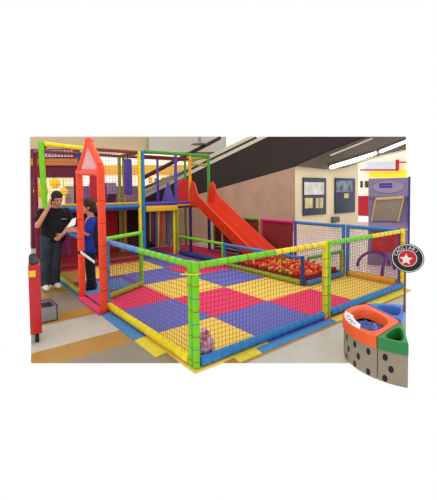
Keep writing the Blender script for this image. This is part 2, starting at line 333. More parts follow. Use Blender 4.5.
# nets
obj('net', net(new(), (-.07, 5.2), (1.9, 5.2), 1.38, 2.55, .07, .0024), mat('purple_net_cord', (120, 60, 110), .8), T, False)
obj('net', net(new(), (-.07, 6.4), (4.0, 6.4), 1.3, 2.55, .09, .002), MATS['purple_net_cord'], T, False)
obj('net', net(new(), (-.1, 5.26), (-.1, 6.35), .1, 2.55, .07, .0035), NETR, T, False)
obj('net', net(new(), (3.0, 5.2), (3.98, 5.2), .1, 1.2, .07, .003), NETR, T, False)
# curtain strips, shade put into their colours as darker tones
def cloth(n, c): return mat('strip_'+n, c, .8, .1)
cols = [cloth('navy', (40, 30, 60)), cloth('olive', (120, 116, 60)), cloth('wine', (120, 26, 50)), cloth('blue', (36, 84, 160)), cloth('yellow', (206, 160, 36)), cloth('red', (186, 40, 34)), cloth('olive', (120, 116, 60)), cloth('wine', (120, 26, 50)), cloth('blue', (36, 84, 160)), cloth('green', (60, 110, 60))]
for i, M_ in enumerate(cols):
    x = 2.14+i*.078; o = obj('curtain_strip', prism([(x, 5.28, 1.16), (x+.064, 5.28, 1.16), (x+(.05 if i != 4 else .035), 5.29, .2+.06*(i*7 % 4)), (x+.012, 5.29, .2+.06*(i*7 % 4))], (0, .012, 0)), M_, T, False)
# ------------------------------------------------------------------ slide
bm = new(); ST = []
lipp = [(5.22, 1.42), (5.16, 1.72), (5.1, 1.86), (5.02, 1.9), (4.94, 1.84), (4.86, 1.66), (4.78, 1.53), (4.6, 1.41)]
lipp += [(4.6-k*.16, 1.41-k*.16*.577) for k in range(1, 12)]+[(2.72, .335), (2.56, .3), (2.5, .27)]
def bed(y): return max(.17, min(1.275, 1.25-(4.82-y)*.565)) if y < 4.82 else 1.27
W = .3; xc = 3.7
for y, zl in lipp:
    zb = bed(y); t_ = .025
    sec = [(-W-.03, zb-.03), (-W-.045, zl-.02), (-W-.03, zl), (-W-.01, zl), (-W+.005, zl-.02), (-W+.03, zb+.05), (-W+.07, zb+.008), (-.02, zb), (0, zb+.012), (.02, zb), (W-.07, zb+.008), (W-.03, zb+.05), (W-.005, zl-.02), (W+.01, zl), (W+.03, zl), (W+.045, zl-.02), (W+.03, zb-.03)]
    ST.append([bm.verts.new((xc+a, y, z)) for a, z in sec])
for a, c in zip(ST, ST[1:]):
    n = len(a)
    for k in range(n): bm.faces.new((a[k], c[k], c[(k+1) % n], a[(k+1) % n]))
bm.faces.new(ST[0]); bm.faces.new(list(reversed(ST[-1]))); bmesh.ops.recalc_face_normals(bm, faces=bm.faces)
sl = thing('slide', 'orange plastic slide running from the tower deck down into ball pit', 'slide', (3.7, 3.9, 0))
obj('chute', bm, mat('slide_orange', (216, 54, 14), .4, .06, 6, .3), sl)
bm = new()
for s in (-1, 1): tube(bm, [(3.7+s*.25, 3.9, .0), (3.7+s*.25, 3.9, .66)], .02, 10)
tube(bm, [(3.45, 3.9, .64), (3.95, 3.9, .64)], .02, 10); obj('support_leg', bm, CHROME, sl)

# ------------------------------------------------------------------ ball pit
o = obj('ball_pit_pad', bbox((3.0, 1.16, .002), (4.06, 3.18, .1), .02), mat('pit_pad', (150, 30, 30))); tag(o, 'red base pad under the balls of the ball pit', 'pad')
bc = [('red', mat('ball_red', (226, 28, 30), .3, .04)), ('yellow', mat('ball_yellow', (244, 200, 50), .3, .04)), ('orange', mat('ball_orange', (244, 110, 50), .3, .04)), ('green', mat('ball_green', (90, 160, 50), .3, .04))]
R_ = .035; spots = []
y = 1.2; k = 0
while y < 3.12:
    x = 3.05+(.037 if k % 2 else 0)
    while x < 4.02:
        spots.append((x+random.uniform(-.001, .001), y)); x += .0735
    y += .064; k += 1
up_ = []
for _ in range(3000):
    if len(up_) > 75: break
    a = (random.uniform(3.1, 4.0), random.uniform(1.25, 3.0))
    if all((a[0]-q[0])**2+(a[1]-q[1])**2 > .0056 for q in up_): up_.append(a)
sp3 = [(x, y, .1+R_) for x, y in spots]+[(x, y, .1+R_*2.55) for x, y in up_]
sp3.sort(key=lambda p: (Vector(p)-CAM).length)
proto = {}
for cn, M_ in bc:
    bm = new(); ball(bm, (0, 0, 0), R_, 10, 7); me = bpy.data.meshes.new('ball'); [setattr(f, 'smooth', True) for f in bm.faces]; bm.to_mesh(me); bm.free(); me.materials.append(M_); proto[cn] = me
rest = []
for i, p in enumerate(sp3):
    cn = random.choices(['red', 'yellow', 'orange', 'green'], [.6, .2, .17, .03])[0]
    if i < 300:
        o = bpy.data.objects.new('pit_ball', proto[cn]); COL.objects.link(o); o.location = p
        tag(o, f'{cn} plastic ball lying in the ball pit', 'ball', f'{cn} balls in the ball pit')
    else: rest.append((p, cn))
if rest:
    bm = new()
    for p, cn in rest:
        i0 = len(bm.faces); vs = ball(bm, p, R_, 8, 6); idx = [c for c, _ in bc].index(cn)
        for f in {f for v in vs for f in v.link_faces}: f.material_index = idx
    o = obj('distant_pit_balls', bm, [M_ for _, M_ in bc]); tag(o, 'mass of red and yellow balls at the far end of the ball pit', 'balls'); o['kind'] = 'stuff'

# bag of balls at near corner
bm = new(); bmesh.ops.create_icosphere(bm, subdivisions=4, radius=.1)
for v in bm.verts:
    n = v.co.normalized(); k = 1+.09*math.sin(n.x*9+2)*math.sin(n.y*8)+.07*math.sin(n.z*13+n.x*6)+.05*math.sin(n.y*17+n.z*9)
    v.co = Vector((n.x*.095*k, n.y*.095*k, max(-.1, n.z*.14*k)))
    if n.z > .8: v.co.z += .02*(n.z-.8)*5; v.co.x *= .75; v.co.y *= .75
    v.co += Vector((.19, .145, .105))
BAG = bpy.data.materials.new('mottled_bag'); BAG.use_nodes = True; N, L = BAG.node_tree.nodes, BAG.node_tree.links
vo = N.new('ShaderNodeTexVoronoi'); vo.inputs['Scale'].default_value = 26; tc = N.new('ShaderNodeTexCoord'); L.new(tc.outputs['Object'], vo.inputs['Vector'])
rp = N.new('ShaderNodeValToRGB'); L.new(vo.outputs['Color'], rp.inputs[0]); E_ = rp.color_ramp.elements; E_[0].color = (*lin((190, 70, 90)), 1); E_[1].color = (*lin((236, 200, 214)), 1); e = E_.new(.45); e.color = (*lin((206, 140, 170)), 1)
L.new(rp.outputs[0], N['Principled BSDF'].inputs['Base Color']); N['Principled BSDF'].inputs['Roughness'].default_value = .2
o = obj('plastic_bag', bm, BAG); tag(o, 'crumpled pink and white plastic bag on the yellow mat behind near corner post', 'bag')

# ------------------------------------------------------------------ recycling station
c = Vector((1.63, -1.08, 0)); RR, RZ = .53, .35
ORB = mat('bin_orange', (242, 96, 40), .4, .05, 8, .4); GRB = mat('bin_green', (38, 132, 66), .4, .05, 8, .4); BLB = mat('bin_blue', (62, 112, 200), .4, .05, 8, .4); BODY = mat('bin_body', (152, 138, 120), .5, .1, 5)
def binunit(a0, a1, M_, label, hole=True):
    t_ = thing('recycling_bin', label, 'bin', (c.x+.3*math.cos((a0+a1)/2), c.y+.3*math.sin((a0+a1)/2), FZ), 'bins of the recycling station')
    n = max(10, int((a1-a0)*14)); arc = [a0+.008+(a1-a0-.016)*k/n for k in range(n+1)]
    def pt(r, a, z): return Vector((c.x+r*math.cos(a), c.y+r*math.sin(a), z))
    out = [(RR, a) for a in arc]+[(RR*(1-k/6), a1-.008) for k in range(1, 6)]+[(.02, (a0+a1)/2)]+[(RR*k/6, a0+.008) for k in range(1, 6)]
    cen = Vector((0, 0)); Q = [Vector((r*math.cos(a), r*math.sin(a))) for r, a in out]
    mid = (a0+a1)/2; cr = RR*(.54 if a1-a0 > 1.5 else .62); cen = Vector((cr*math.cos(mid), cr*math.sin(mid)))
    k_ = .74
    inn = [cen+(q-cen)*k_ for q in Q]
    for _ in range(6): inn = [(inn[i-1]+inn[i]*2+inn[(i+1) % len(inn)])/4 for i in range(len(inn))]
    def loop(bm, P_, z, s=1.0):
        return [bm.verts.new((c.x+(cen+(p-cen)*s).x, c.y+(cen+(p-cen)*s).y, z)) for p in P_]
    bm = new(); hh = .1
    Ls = [loop(bm, Q, RZ-hh), loop(bm, Q, RZ-.012), loop(bm, Q, RZ, .975), loop(bm, inn, RZ-.006, 1.04), loop(bm, inn, RZ-.02, .98), loop(bm, inn, RZ-.15, .86)]
    for A_, B_ in zip(Ls, Ls[1:]):
        for i in range(len(A_)): bm.faces.new((A_[i], A_[(i+1) % len(A_)], B_[(i+1) % len(A_)], B_[i]))
    bm.faces.new(Ls[-1]); bm.faces.new(list(reversed(Ls[0]))); bmesh.ops.recalc_face_normals(bm, faces=bm.faces)
    rim = obj('rim', bm, M_, t_)
    bm = new(); Qs = [q*.975 for q in Q]; Ls = [loop(bm, Qs, FZ), loop(bm, Qs, RZ-hh)]
    Lf = bm.faces
    for i in range(len(Q)): bm.faces.new((Ls[0][i], Ls[0][(i+1) % len(Q)], Ls[1][(i+1) % len(Q)], Ls[1][i]))
    bm.faces.new(Ls[1]); bm.faces.new(list(reversed(Ls[0]))); bmesh.ops.recalc_face_normals(bm, faces=bm.faces)
    body = obj('body', bm, BODY, t_)
    # punched oval holes, dark inside
    rb = RR*.975*1.001
    row = 0
    for z in (.01, .1, .19):
        k = 0; a = a0+.12+(.09 if row % 2 else 0)
        while a < a1-.1:
            cc = pt(rb, a, z); tx = Vector((-math.sin(a), math.cos(a), 0)); nr = Vector((math.cos(a), math.sin(a), 0))
            lp = [cc+tx*(.021*math.cos(q))+Vector((0, 0, .03*math.sin(q))) for q in [2*PI*j/14 for j in range(14)]]
            obj('hole', prism([p-nr*.004 for p in lp], nr*.005), PLASTIC, body, False); a += .3
        row += 1
    return t_, rim, cen
t1, rim1, cen1 = binunit(1.12, 3.2, ORB, 'orange rimmed recycling bin with white label and blue bag inside')
binunit(3.2, 3.66, GRB, 'green rimmed recycling bin next to the orange one at the right edge')
binunit(.33, 1.12, BLB, 'blue rimmed recycling bin behind the orange one')
# label on the orange rim
a_ = 2.2; bm = new(); Pn = []
for k in range(13): aa = 1.9+.95*k/12; Pn.append((c.x+RR*.965*math.cos(aa), c.y+RR*.965*math.sin(aa), RZ+.0005))
for k in range(13): aa = 2.65-.55*k/12; Pn.append((c.x+RR*.81*math.cos(aa), c.y+RR*.81*math.sin(aa), RZ-.0005))
lab = obj('label', prism(Pn, (0, 0, .003)), PAPER, rim1, False)
tb = new()
for i, ch in enumerate('CARTA'):
    aa = 2.58-.1*i; r_ = RR*.9
    join(tb, text(ch, .058, .001), Matrix.Translation((c.x+r_*math.cos(aa), c.y+r_*math.sin(aa), RZ+.0045)) @ Matrix.Rotation(aa-PI/2, 4, 'Z'))
obj('lettering', tb, mat('label_ink', (60, 80, 160)), lab, False)
# blue bag
bm = new(); bmesh.ops.create_icosphere(bm, subdivisions=4, radius=1)
for v in bm.verts:
    n = v.co.copy(); k = 1+.12*math.sin(n.x*7+1)*math.sin(n.y*9)+.1*math.sin(n.x*15+n.y*11)
    v.co = Vector((c.x+cen1.x+n.x*.17*k, c.y+cen1.y+n.y*.17*k, RZ-.12+max(-.02, n.z*.055*k)+.02*math.sin(n.x*12)*math.sin(n.y*14)*max(0, n.z)))
o = obj('bin_bag', bm, mat('blue_bag', (22, 62, 150), .25, .4, 30, .6)); tag(o, 'crumpled shiny blue bag inside the orange recycling bin', 'bag')
# sign on a pole
pb = gz(404.5, 312, RZ); sc_ = ad(407.5, 258, math.hypot(pb.x-CAM.x, pb.y-CAM.y)-.04)
sg = thing('round_sign', 'round black sign with red centre on a thin brown pole above recycling bins', 'sign', (pb.x, pb.y, RZ))
bm = new(); tube(bm, [(pb.x, pb.y, RZ-.002), (pb.x, pb.y, sc_.z+.06)], .011, 10); obj('pole', bm, mat('brown_pole', (140, 96, 70)), sg)
view = (CAM-sc_); view.z = 0; view.normalize(); sx_ = Vector((0, 0, 1)).cross(view)
SM = Matrix((sx_, Vector((0, 0, 1)), view)).transposed().to_4x4(); SM.translation = sc_
def disc(r, z0, z1, n=48, r_in=0):
    bm = new()
    prism([(r*math.cos(2*PI*k/n), r*math.sin(2*PI*k/n), z0) for k in range(n)], (0, 0, z1-z0), bm); bmesh.ops.transform(bm, matrix=SM, verts=bm.verts); return bm
def ring(r, w, z):
    bm = new(); tube(bm, [(r*math.cos(2*PI*k/48), r*math.sin(2*PI*k/48), z) for k in range(49)], w, 6, False); bmesh.ops.transform(bm, matrix=SM, verts=bm.verts); return bm
SR = .145
bd = obj('sign_board', disc(SR, 0, .012), mat('sign_black', (32, 34, 30)), sg)
obj('white_ring', ring(SR*.93, .0035, .012), PAPER, bd); obj('inner_ring', ring(SR*.56, .0035, .013), PAPER, bd)
obj('red_centre', disc(SR*.54, .012, .015), mat('sign_red', (206, 30, 40)), bd)
tb = new()
for i, ch in enumerate('CAGLIARI'):
    aa = math.radians(162-i*17.5+(4 if i > 3 else 0)); join(tb, text(ch, .046, .001), SM @ Matrix.Translation((SR*.735*math.cos(aa), SR*.735*math.sin(aa), .0135)) @ Matrix.Rotation(aa-PI/2, 4, 'Z'))
obj('lettering', tb, PAPER, bd, False)
bm = new()
st = []
for k in range(10):
    r_ = SR*(.42 if k % 2 == 0 else .19); aa = PI/2+k*PI/5; st.append((r_*math.cos(aa)-.012, r_*math.sin(aa)-.012, .015))
prism(st, (0, 0, .003), bm); bmesh.ops.transform(bm, matrix=SM, verts=bm.verts); obj('white_emblem', bm, PAPER, bd, False)

# ------------------------------------------------------------------ red cart and tray
cb = Vector((-.965, 1.565, FZ)); dr = Vector((.184, .983, 0)).normalized(); lt = Vector((-dr.y, dr.x, 0))
CM = Matrix((lt, dr, Vector((0, 0, 1)))).transposed().to_4x4(); CM.translation = cb
ct = thing('trolley', 'tall narrow red metal trolley on black castor wheels at left edge', 'trolley', cb+lt*.07+dr*.2)
obj('cabinet', bbox((0, 0, .1), (.115, .4, .86), .01, CM), mat('cart_red', (196, 16, 26), .35, .05, 5, .5), ct)
for x, y in ((.05, .05), (.05, .35), (.09, .05), (.09, .35)):
    if x > .08 and y < .2: continue
    bm = new(); tube(bm, [(x-.02, y, .05), (x+.02, y, .05)], .05, 16); bmesh.ops.transform(bm, matrix=CM, verts=bm.verts); w_ = obj('castor_wheel', bm, PLASTIC, ct)
    obj('castor_fork', bbox((x-.02, y-.014, .03), (x+.02, y+.014, .105), .004, CM), mat('fork_white', (220, 216, 210)), w_)
obj('yellow_sticker', bbox((.045, -.003, .73), (.108, .0, .8), .001, CM), mat('sticker', (240, 200, 40)), ct)
bm = new(); bmesh.ops.create_icosphere(bm, subdivisions=3, radius=1)
for v in bm.verts:
    n = v.co.copy(); k = 1+.12*math.sin(n.x*6+n.z*5)*math.sin(n.y*7); v.co = Vector((.06+n.x*.05*k, .12+n.y*.1*k, .865+max(0, n.z+.3)*.06*k*(1+.5*math.sin(n.y*9))))
bmesh.ops.transform(bm, matrix=CM, verts=bm.verts); o = obj('cloth_bundle', bm, mat('grey_cloth', (70, 74, 72), .9, .5, 20)); tag(o, 'dark grey cloth bundle lying on top of the red trolley', 'cloth')
tl = Vector((-.665, 2.18, FZ)); tr = thing('tool_tray', 'open grey metal box with dark red rim on the floor beside the red trolley', 'box', tl+Vector((-.14, .16, 0)))
bm = new(); x0, x1, y0, y1, h_ = tl.x-.2, tl.x, tl.y, tl.y+.36, .16
for lo, hi in (((x0, y0, FZ), (x1, y0+.012, h_)), ((x0, y1-.012, FZ), (x1, y1, h_)), ((x0, y0, FZ), (x0+.012, y1, h_)), ((x1-.012, y0, FZ), (x1, y1, h_)), ((x0, y0, FZ), (x1, y1, FZ+.012))): box(bm, lo, hi)
obj('tray', bm, CHROME, tr, False)
bm = new(); tube(bm, [(x1, y0-.0, h_), (x1, y1, h_), (x0, y1, h_)], .012, 8); obj('rim', bm, mat('dark_red_trim', (150, 20, 50)), tr)
obj('liner', bbox((x0+.015, y0+.015, h_-.06), (x1-.015, y1-.015, h_-.03), .004), PLASTIC, tr)

# ------------------------------------------------------------------ people
def hand(bm, wrist, dirv, palmn, curl=.5, s=1.0, right=True):
    """palm, four fingers and a thumb; dirv wrist->fingers, palmn palm normal"""
    d = dirv.normalized(); n = (palmn-d*palmn.dot(d)).normalized(); a = d.cross(n)*(1 if right else -1)
    pc = wrist+d*.085*s
    for k in (-1.2, -.4, .4, 1.2): capsule(bm, wrist+d*.015*s+a*k*.010*s, pc+a*k*.0185*s, .017*s, .0125*s)
    for k, l in zip((-1.5, -.5, .5, 1.5), (.062, .08, .085, .074)):
        p = pc+a*k*.0195*s; q = d
        for t, f in enumerate((.45, .32, .23)):
            ang = curl*(.35+.35*t); q2 = (d*math.cos(ang*(t+1))+n*math.sin(ang*(t+1))); p2 = p+q2*l*f*s; capsule(bm, p, p2, .0092*s, .0085*s); p = p2
    p = wrist+d*.03*s+a*.028*s; q = (d*.65+a*.6+n*.35).normalized(); p2 = p+q*.042*s; capsule(bm, p, p2, .012*s, .010*s); capsule(bm, p2, p2+(d*.9+n*.45).normalized()*.03*s, .010*s, .0085*s)
def head(bm, cc, f, l, s=1.0, tilt=None):
    """skull, jaw, nose, ears, brow; returns eye positions"""
    u = tilt if tilt else l.cross(f)*-1
    if u.z < 0: u = -u
    def P_(a, b_, z): return cc+l*a*s+f*b_*s+u*z*s
    def el(p, sx, sy, sz):
        Mx = Matrix((l, f, u)).transposed().to_4x4(); Mx.translation = p
        bmesh.ops.create_uvsphere(bm, u_segments=18, v_segments=12, radius=s, matrix=Mx @ Matrix.Diagonal((sx, sy, sz, 1)))
    el(P_(0, -.012, .03), .078, .096, .09); el(P_(0, .025, -.03), .066, .07, .085); el(P_(0, .055, -.085), .035, .032, .03)
    el(P_(0, .098, -.022), .014, .02, .024); capsule(bm, P_(0, .088, .015), P_(0, .1, -.02), .009*s, .012*s)
    for k in (-1, 1): el(P_(k*.08, -.01, -.015), .012, .022, .034); capsule(bm, P_(k*.015, .084, .028), P_(k*.05, .07, .03), .009*s, .007*s)
    capsule(bm, P_(-.022, .084, -.058), P_(.022, .084, -.058), .0075*s, .0075*s); capsule(bm, P_(-.018, .082, -.07), P_(.018, .082, -.07), .008*s, .008*s)
    return [P_(k*.033, .083, .008) for k in (-1, 1)], P_
def scalp(bm, cc, f, l, u, s, lo=-.02, thick=1.09):
    Mx = Matrix((l, f, u)).transposed().to_4x4(); Mx.translation = cc+u*.034*s-f*.018*s
    vs = bmesh.ops.create_uvsphere(bm, u_segments=20, v_segments=14, radius=s, matrix=Mx @ Matrix.Diagonal((.082*thick, .1*thick, .092*thick, 1)))['verts']
    rem = []
    for v in vs:
        q = v.co-cc; b_, z = q.dot(f)/s, q.dot(u)/s
        if (b_ > .02 and z < .045+.25*max(0, b_-.06)) or (b_ <= .02 and z < -.075): 
            v.co = cc+(q-f*max(0, q.dot(f)-.02*s)*.35)*.88
    return bm

def person(base, f, J, cfg, label, s_hand=1.0):
    f = Vector((*f, 0)).normalized(); l = Vector((-f.y, f.x, 0))
    W_ = lambda p: base+l*p[0]+f*p[1]+Vector((0, 0, p[2]))
    t_ = thing('person', label, 'person', base)
    return t_, f, l, W_

# --- man
base = Vector((-.40, 3.79, FZ)); fdir = Vector((.16, -.985, 0)).normalized(); ldir = Vector((-fdir.y, fdir.x, 0))
W_ = lambda a, b_, z: base+ldir*a+fdir*b_+Vector((0, 0, z-FZ))
man = thing('person', 'man in black t-shirt and jeans holding a phone to his ear, standing by the fence', 'person', base)
bm = new()
hc = W_(.115, .1, 1.515); hu = (Vector((0, 0, 1))+fdir*.42-ldir*.08).normalized(); hf = (fdir-hu*fdir.dot(hu)).normalized(); hl = hu.cross(hf)*-1
hl = hf.cross(hu)*-1
eyes, HP = head(bm, hc, hf, hl, 1.03, hu)
chain(bm, [W_(.095, .01, 1.3), W_(.105, .05, 1.42)], [.06, .055])
RS, LS = W_(-.1, 0, 1.285), W_(.3, -.01, 1.285)
chain(bm, [W_(.1, 0, 1.28), W_(.09, .01, 1.05), W_(.06, .0, .9)], [.095, .105, .105]); chain(bm, [RS, LS], [.065, .065])
RE, RH = W_(-.225, .14, 1.09), W_(-.04, .15, 1.395); LE, LH = W_(.35, .06, 1.06), W_(.13, .24, .92)
chain(bm, [RS, RE, RH], [.058, .044, .03]); chain(bm, [LS, LE, LH], [.058, .044, .03])
hand(bm, RH, (W_(-.02, .125, 1.49)-RH), ldir*1.0+fdir*-.1, .5, 1.0, True)
hand(bm, LH, (W_(.03, .27, .86)-LH), -fdir, .6, 1.0, False)
chain(bm, [W_(-.02, 0, .86), W_(-.07, .01, .45), W_(-.085, -.01, .09)], [.1, .07, .05]); chain(bm, [W_(.1, 0, .86), W_(.075, .02, .45), W_(.065, 0, .09)], [.1, .07, .05])
chain(bm, [W_(-.085, 0, .055), W_(-.1, .09, .045)], [.03, .024]); chain(bm, [W_(.065, 0, .055), W_(.07, .09, .045)], [.03, .024])
body = remesh('body', bm, SKIN, .0065, man, 3)
bm = new()
for e in eyes: ball(bm, e, .0115, 10, 8)
obj('eyes', bm, mat('eye', (40, 28, 24), .2), body)
bm = new(); scalp(bm, hc, hf, hl, hu, 1.03, thick=1.1); remesh('hair', bm, HAIR, .01, man, 2)
bm = new()
chain(bm, [RS+Vector((0, 0, -.01)), LS+Vector((0, 0, -.01))], [.08, .08])
for k in (-1, 0, 1): chain(bm, [W_(.1+k*.085, 0, 1.24), W_(.09+k*.09, .01, 1.02), W_(.065+k*.075, .0, .83)], [.125, .125, .12])
chain(bm, [W_(.09, .06, 1.05), W_(.07, .075, .9)], [.12, .12])
chain(bm, [RS, RS+(RE-RS)*.6], [.078, .076]); chain(bm, [LS, LS+(LE-LS)*.62], [.078, .076]); chain(bm, [W_(.095, .0, 1.3), W_(.1, .025, 1.345)], [.075, .066])
sh = remesh('shirt', bm, BLACK, .011, man, 3)
bm = new(); box(bm, (-.05, 0, -.006), (.05, .004, .006)); 
q = W_(.2, .135, 1.17); Mx = Matrix((ldir, fdir, Vector((0, 0, 1)))).transposed().to_4x4(); Mx.translation = q; bmesh.ops.transform(bm, matrix=Mx, verts=bm.verts); obj('chest_print', bm, mat('grey_print', (150, 150, 155)), sh, False)
bm = new(); chain(bm, [W_(-.015, 0, .86), W_(-.065, .015, .46), W_(-.085, 0, .11)], [.125, .09, .085]); chain(bm, [W_(.11, 0, .86), W_(.08, .03, .46), W_(.07, .01, .11)], [.125, .09, .085])
chain(bm, [W_(-.02, -.01, .84), W_(.11, -.01, .84)], [.13, .13]); remesh('jeans', bm, JEANS, .011, man, 3)
for a, d_ in ((-.085, -.02), (.07, .01)):
    bm = new(); chain(bm, [W_(a, -.03, .05), W_(a+d_, .09, .045), W_(a+d_*1.4, .15, .035)], [.048, .046, .036]); ball(bm, W_(a, -.02, .07), .05); ws = remesh('shoe', bm, WHITE, .008, man, 2)
# phone
ph = W_(.008, .135, 1.475); pM = Matrix((ldir, fdir, Vector((0, 0, 1)))).transposed().to_4x4(); pM.translation = ph
o = obj('mobile_phone', bbox((-.006, -.03, -.06), (.006, .03, .06), .004, pM @ Matrix.Rotation(-.35, 4, 'X')), PLASTIC); tag(o, 'black mobile phone held at the ear of the man in black', 'phone')
# paper
pa = [ad(66.5, 228, 5.72), ad(75, 225, 5.62), ad(76, 217.5, 5.72), ad(72, 219, 5.82)]
bm = prism(pa, (.002, -.003, .001)); o = obj('paper_sheet', bm, PAPER, None, False); tag(o, 'white paper sheet held out between the man and the boy', 'paper')

# --- boy
base = Vector((.12, 3.28, .006)); fdir = Vector((-.93, .36, 0)).normalized(); ldir = Vector((-fdir.y, fdir.x, 0))
W_ = lambda a, b_, z: base+ldir*a+fdir*b_+Vector((0, 0, z-.006))
boy = thing('person', 'dark haired boy in blue shirt standing in the orange gateway with back to camera', 'person', base)
bm = new(); hc = W_(0, .02, 1.385); hu = (Vector((0, 0, 1))+fdir*.18).normalized(); hf = (fdir-hu*fdir.dot(hu)).normalized(); hl = hf.cross(hu)*-1
eyes, HP = head(bm, hc, hf, hl, 1.0, hu)
chain(bm, [W_(0, -.03, 1.18), W_(0, 0, 1.3)], [.05, .048])
LS, RS = W_(.14, -.04, 1.15), W_(-.14, -.04, 1.15); LE, LH = W_(.2, .02, .95), W_(.13, .22, 1.0); RE, RH = W_(-.16, .03, .93), W_(-.08, .24, 1.02)
chain(bm, [LS, RS], [.05, .05]); chain(bm, [W_(0, -.03, 1.12), W_(0, 0, .8)], [.11, .1])
chain(bm, [LS, LE, LH], [.045, .037, .027]); chain(bm, [RS, RE, RH], [.045, .037, .027])
hand(bm, LH, fdir+Vector((0, 0, .1)), -ldir, .5, .85, False); hand(bm, RH, fdir, ldir, .5, .85, True)
for k in (-1, 1): chain(bm, [W_(k*.07, 0, .78), W_(k*.075, .01, .42), W_(k*.075, -.01, .09)], [.08, .058, .04]); chain(bm, [W_(k*.075, 0, .05), W_(k*.08, .12, .04)], [.035, .03])
body = remesh('body', bm, SKIN, .0065, boy, 3)
bm = new()
for e in eyes: ball(bm, e, .011, 10, 8)
obj('eyes', bm, MATS['eye'], body)
bm = new(); scalp(bm, hc, hf, hl, hu, 1.0, thick=1.2); ball(bm, hc-hf*.05*1-hu*.03, .085); ball(bm, hc+hu*.06, .09); remesh('hair', bm, HAIRB, .01, boy, 2)
bm = new(); chain(bm, [LS, RS], [.066, .066])
for k in (-1, 0, 1): chain(bm, [W_(k*.06, -.03, 1.1), W_(k*.06, -.0, .9), W_(k*.065, .0, .68)], [.1, .105, .11])
chain(bm, [LS, LS+(LE-LS)*.75], [.064, .062]); chain(bm, [RS, RS+(RE-RS)*.75], [.064, .062]); remesh('shirt', bm, BLUET, .01, boy, 3)
bm = new()
for k in (-1, 0, 1): chain(bm, [W_(k*.065, -.075, 1.14), W_(k*.065, -.065, .92), W_(k*.065, -.06, .74)], [.078, .085, .085])
remesh('vest', bm, NAVYT, .01, boy, 3)
bm = new()
for k in (-1, 1): chain(bm, [W_(k*.07, 0, .74), W_(k*.075, .01, .42), W_(k*.075, -.005, .1)], [.1, .078, .07])
chain(bm, [W_(-.06, 0, .72), W_(.06, 0, .72)], [.105, .105]); remesh('trousers', bm, DKPANT, .01, boy, 3)
for k in (-1, 1):
    bm = new(); chain(bm, [W_(k*.075, -.05, .05), W_(k*.08, .08, .045), W_(k*.08, .15, .04)], [.045, .044, .035]); ball(bm, W_(k*.075, -.02, .07), .046); s_ = remesh('shoe', bm, PLASTIC, .008, boy, 2)
    bm = new(); tube(bm, [W_(k*.076, -.085, .012), W_(k*.08, .18, .012)], [.04, .04], 12, True, 1, .22); 

# ------------------------------------------------------------------ walls, escalator, shops
CL = mat('cladding', (172, 138, 116), .7, .14, 1.2, .15); CREAM = mat('cream_wall', (234, 218, 182), .7, .05, .8); ESC = mat('escalator_dark', (44, 35, 31), .55, .2, .6, .15); STEEL = mat('escalator_band', (196, 190, 164), .4, .1, 1, .4)
SOFF = mat('soffit_metal', (86, 72, 60), .45, .25, .5, .25); RUB = mat('handrail_rubber', (52, 34, 34), .5)
YW = 6.7
low = [(140, 212), (213, 190), (295, 167), (310, 160), (329, 152), (361, 140), (374, 136.6)]
L3 = [ay(x, y, YW) for x, y in low]
# cladding wall under the escalator
pts = [Vector((L3[0].x, YW, FZ)), Vector((L3[2].x, YW, FZ)), Vector((L3[2].x, YW, L3[2].z)), Vector((L3[1].x, YW, L3[1].z)), Vector((L3[0].x, YW, L3[0].z))]
struct('wall_back', prism(pts, (0, .2, 0)), CL)
pts = [ay(292, 240, YW+.15), ay(358, 240, YW+.15), ay(358, 164, YW+.15), ay(330, 165, YW+.15), ay(292, 164, YW+.15)]; pts[0].z = pts[1].z = FZ
struct('wall_right', prism(pts, (0, .3, 0)), CREAM)
es = thing('escalator', 'dark clad escalator rising to the right behind slide and tower', 'escalator', (L3[1].x, YW+.6, FZ))
up_e = [(268, 136.6), (205, 167), (140, 200)]
pts = L3+[ay(x, y, YW) for x, y in up_e]
obj('side_panel', prism(pts, (0, .1, 0)), ESC, es, False)
for (a, c_), M_, nm in ((((140, 196.5), (140, 200)), STEEL, 'trim_band'), (((140, 191), (140, 194)), STEEL, 'balustrade_band')):
    d0, d1 = a[1], c_[1]
    pts = [ay(140, d0, YW), ay(205, d0-33, YW), ay(205+63*(205-0)/205 if False else 205+(d0-33-136.6)/.483, 136.6, YW), ay(205+(d1-33-136.6)/.483, 136.6, YW), ay(205, d1-33, YW), ay(140, d1, YW)]
    obj(nm, prism(pts, (0, .12, 0)), M_, es, False)
bm = new(); tube(bm, [ay(143, 189, YW+.05), ay(157, 183, YW+.05), ay(209, 160, YW+.05), ay(256, 138, YW+.05)], .055, 8); obj('handrail', bm, RUB, es)
bm = new(); tube(bm, [ay(140, 179.5, YW+1.2), ay(186, 155.5, YW+1.2), ay(220, 138, YW+1.2)], .07, 8); obj('handrail', bm, RUB, es)
obj('glass_balustrade', prism([ay(140, 196, YW+.1), ay(205, 163, YW+.1), ay(258, 137.5, YW+.1), ay(250, 137.5, YW+.1), ay(209, 158, YW+.1), ay(140, 190, YW+.1)], (0, .03, 0)), mat('pale_panel', (226, 220, 204)), es, False)
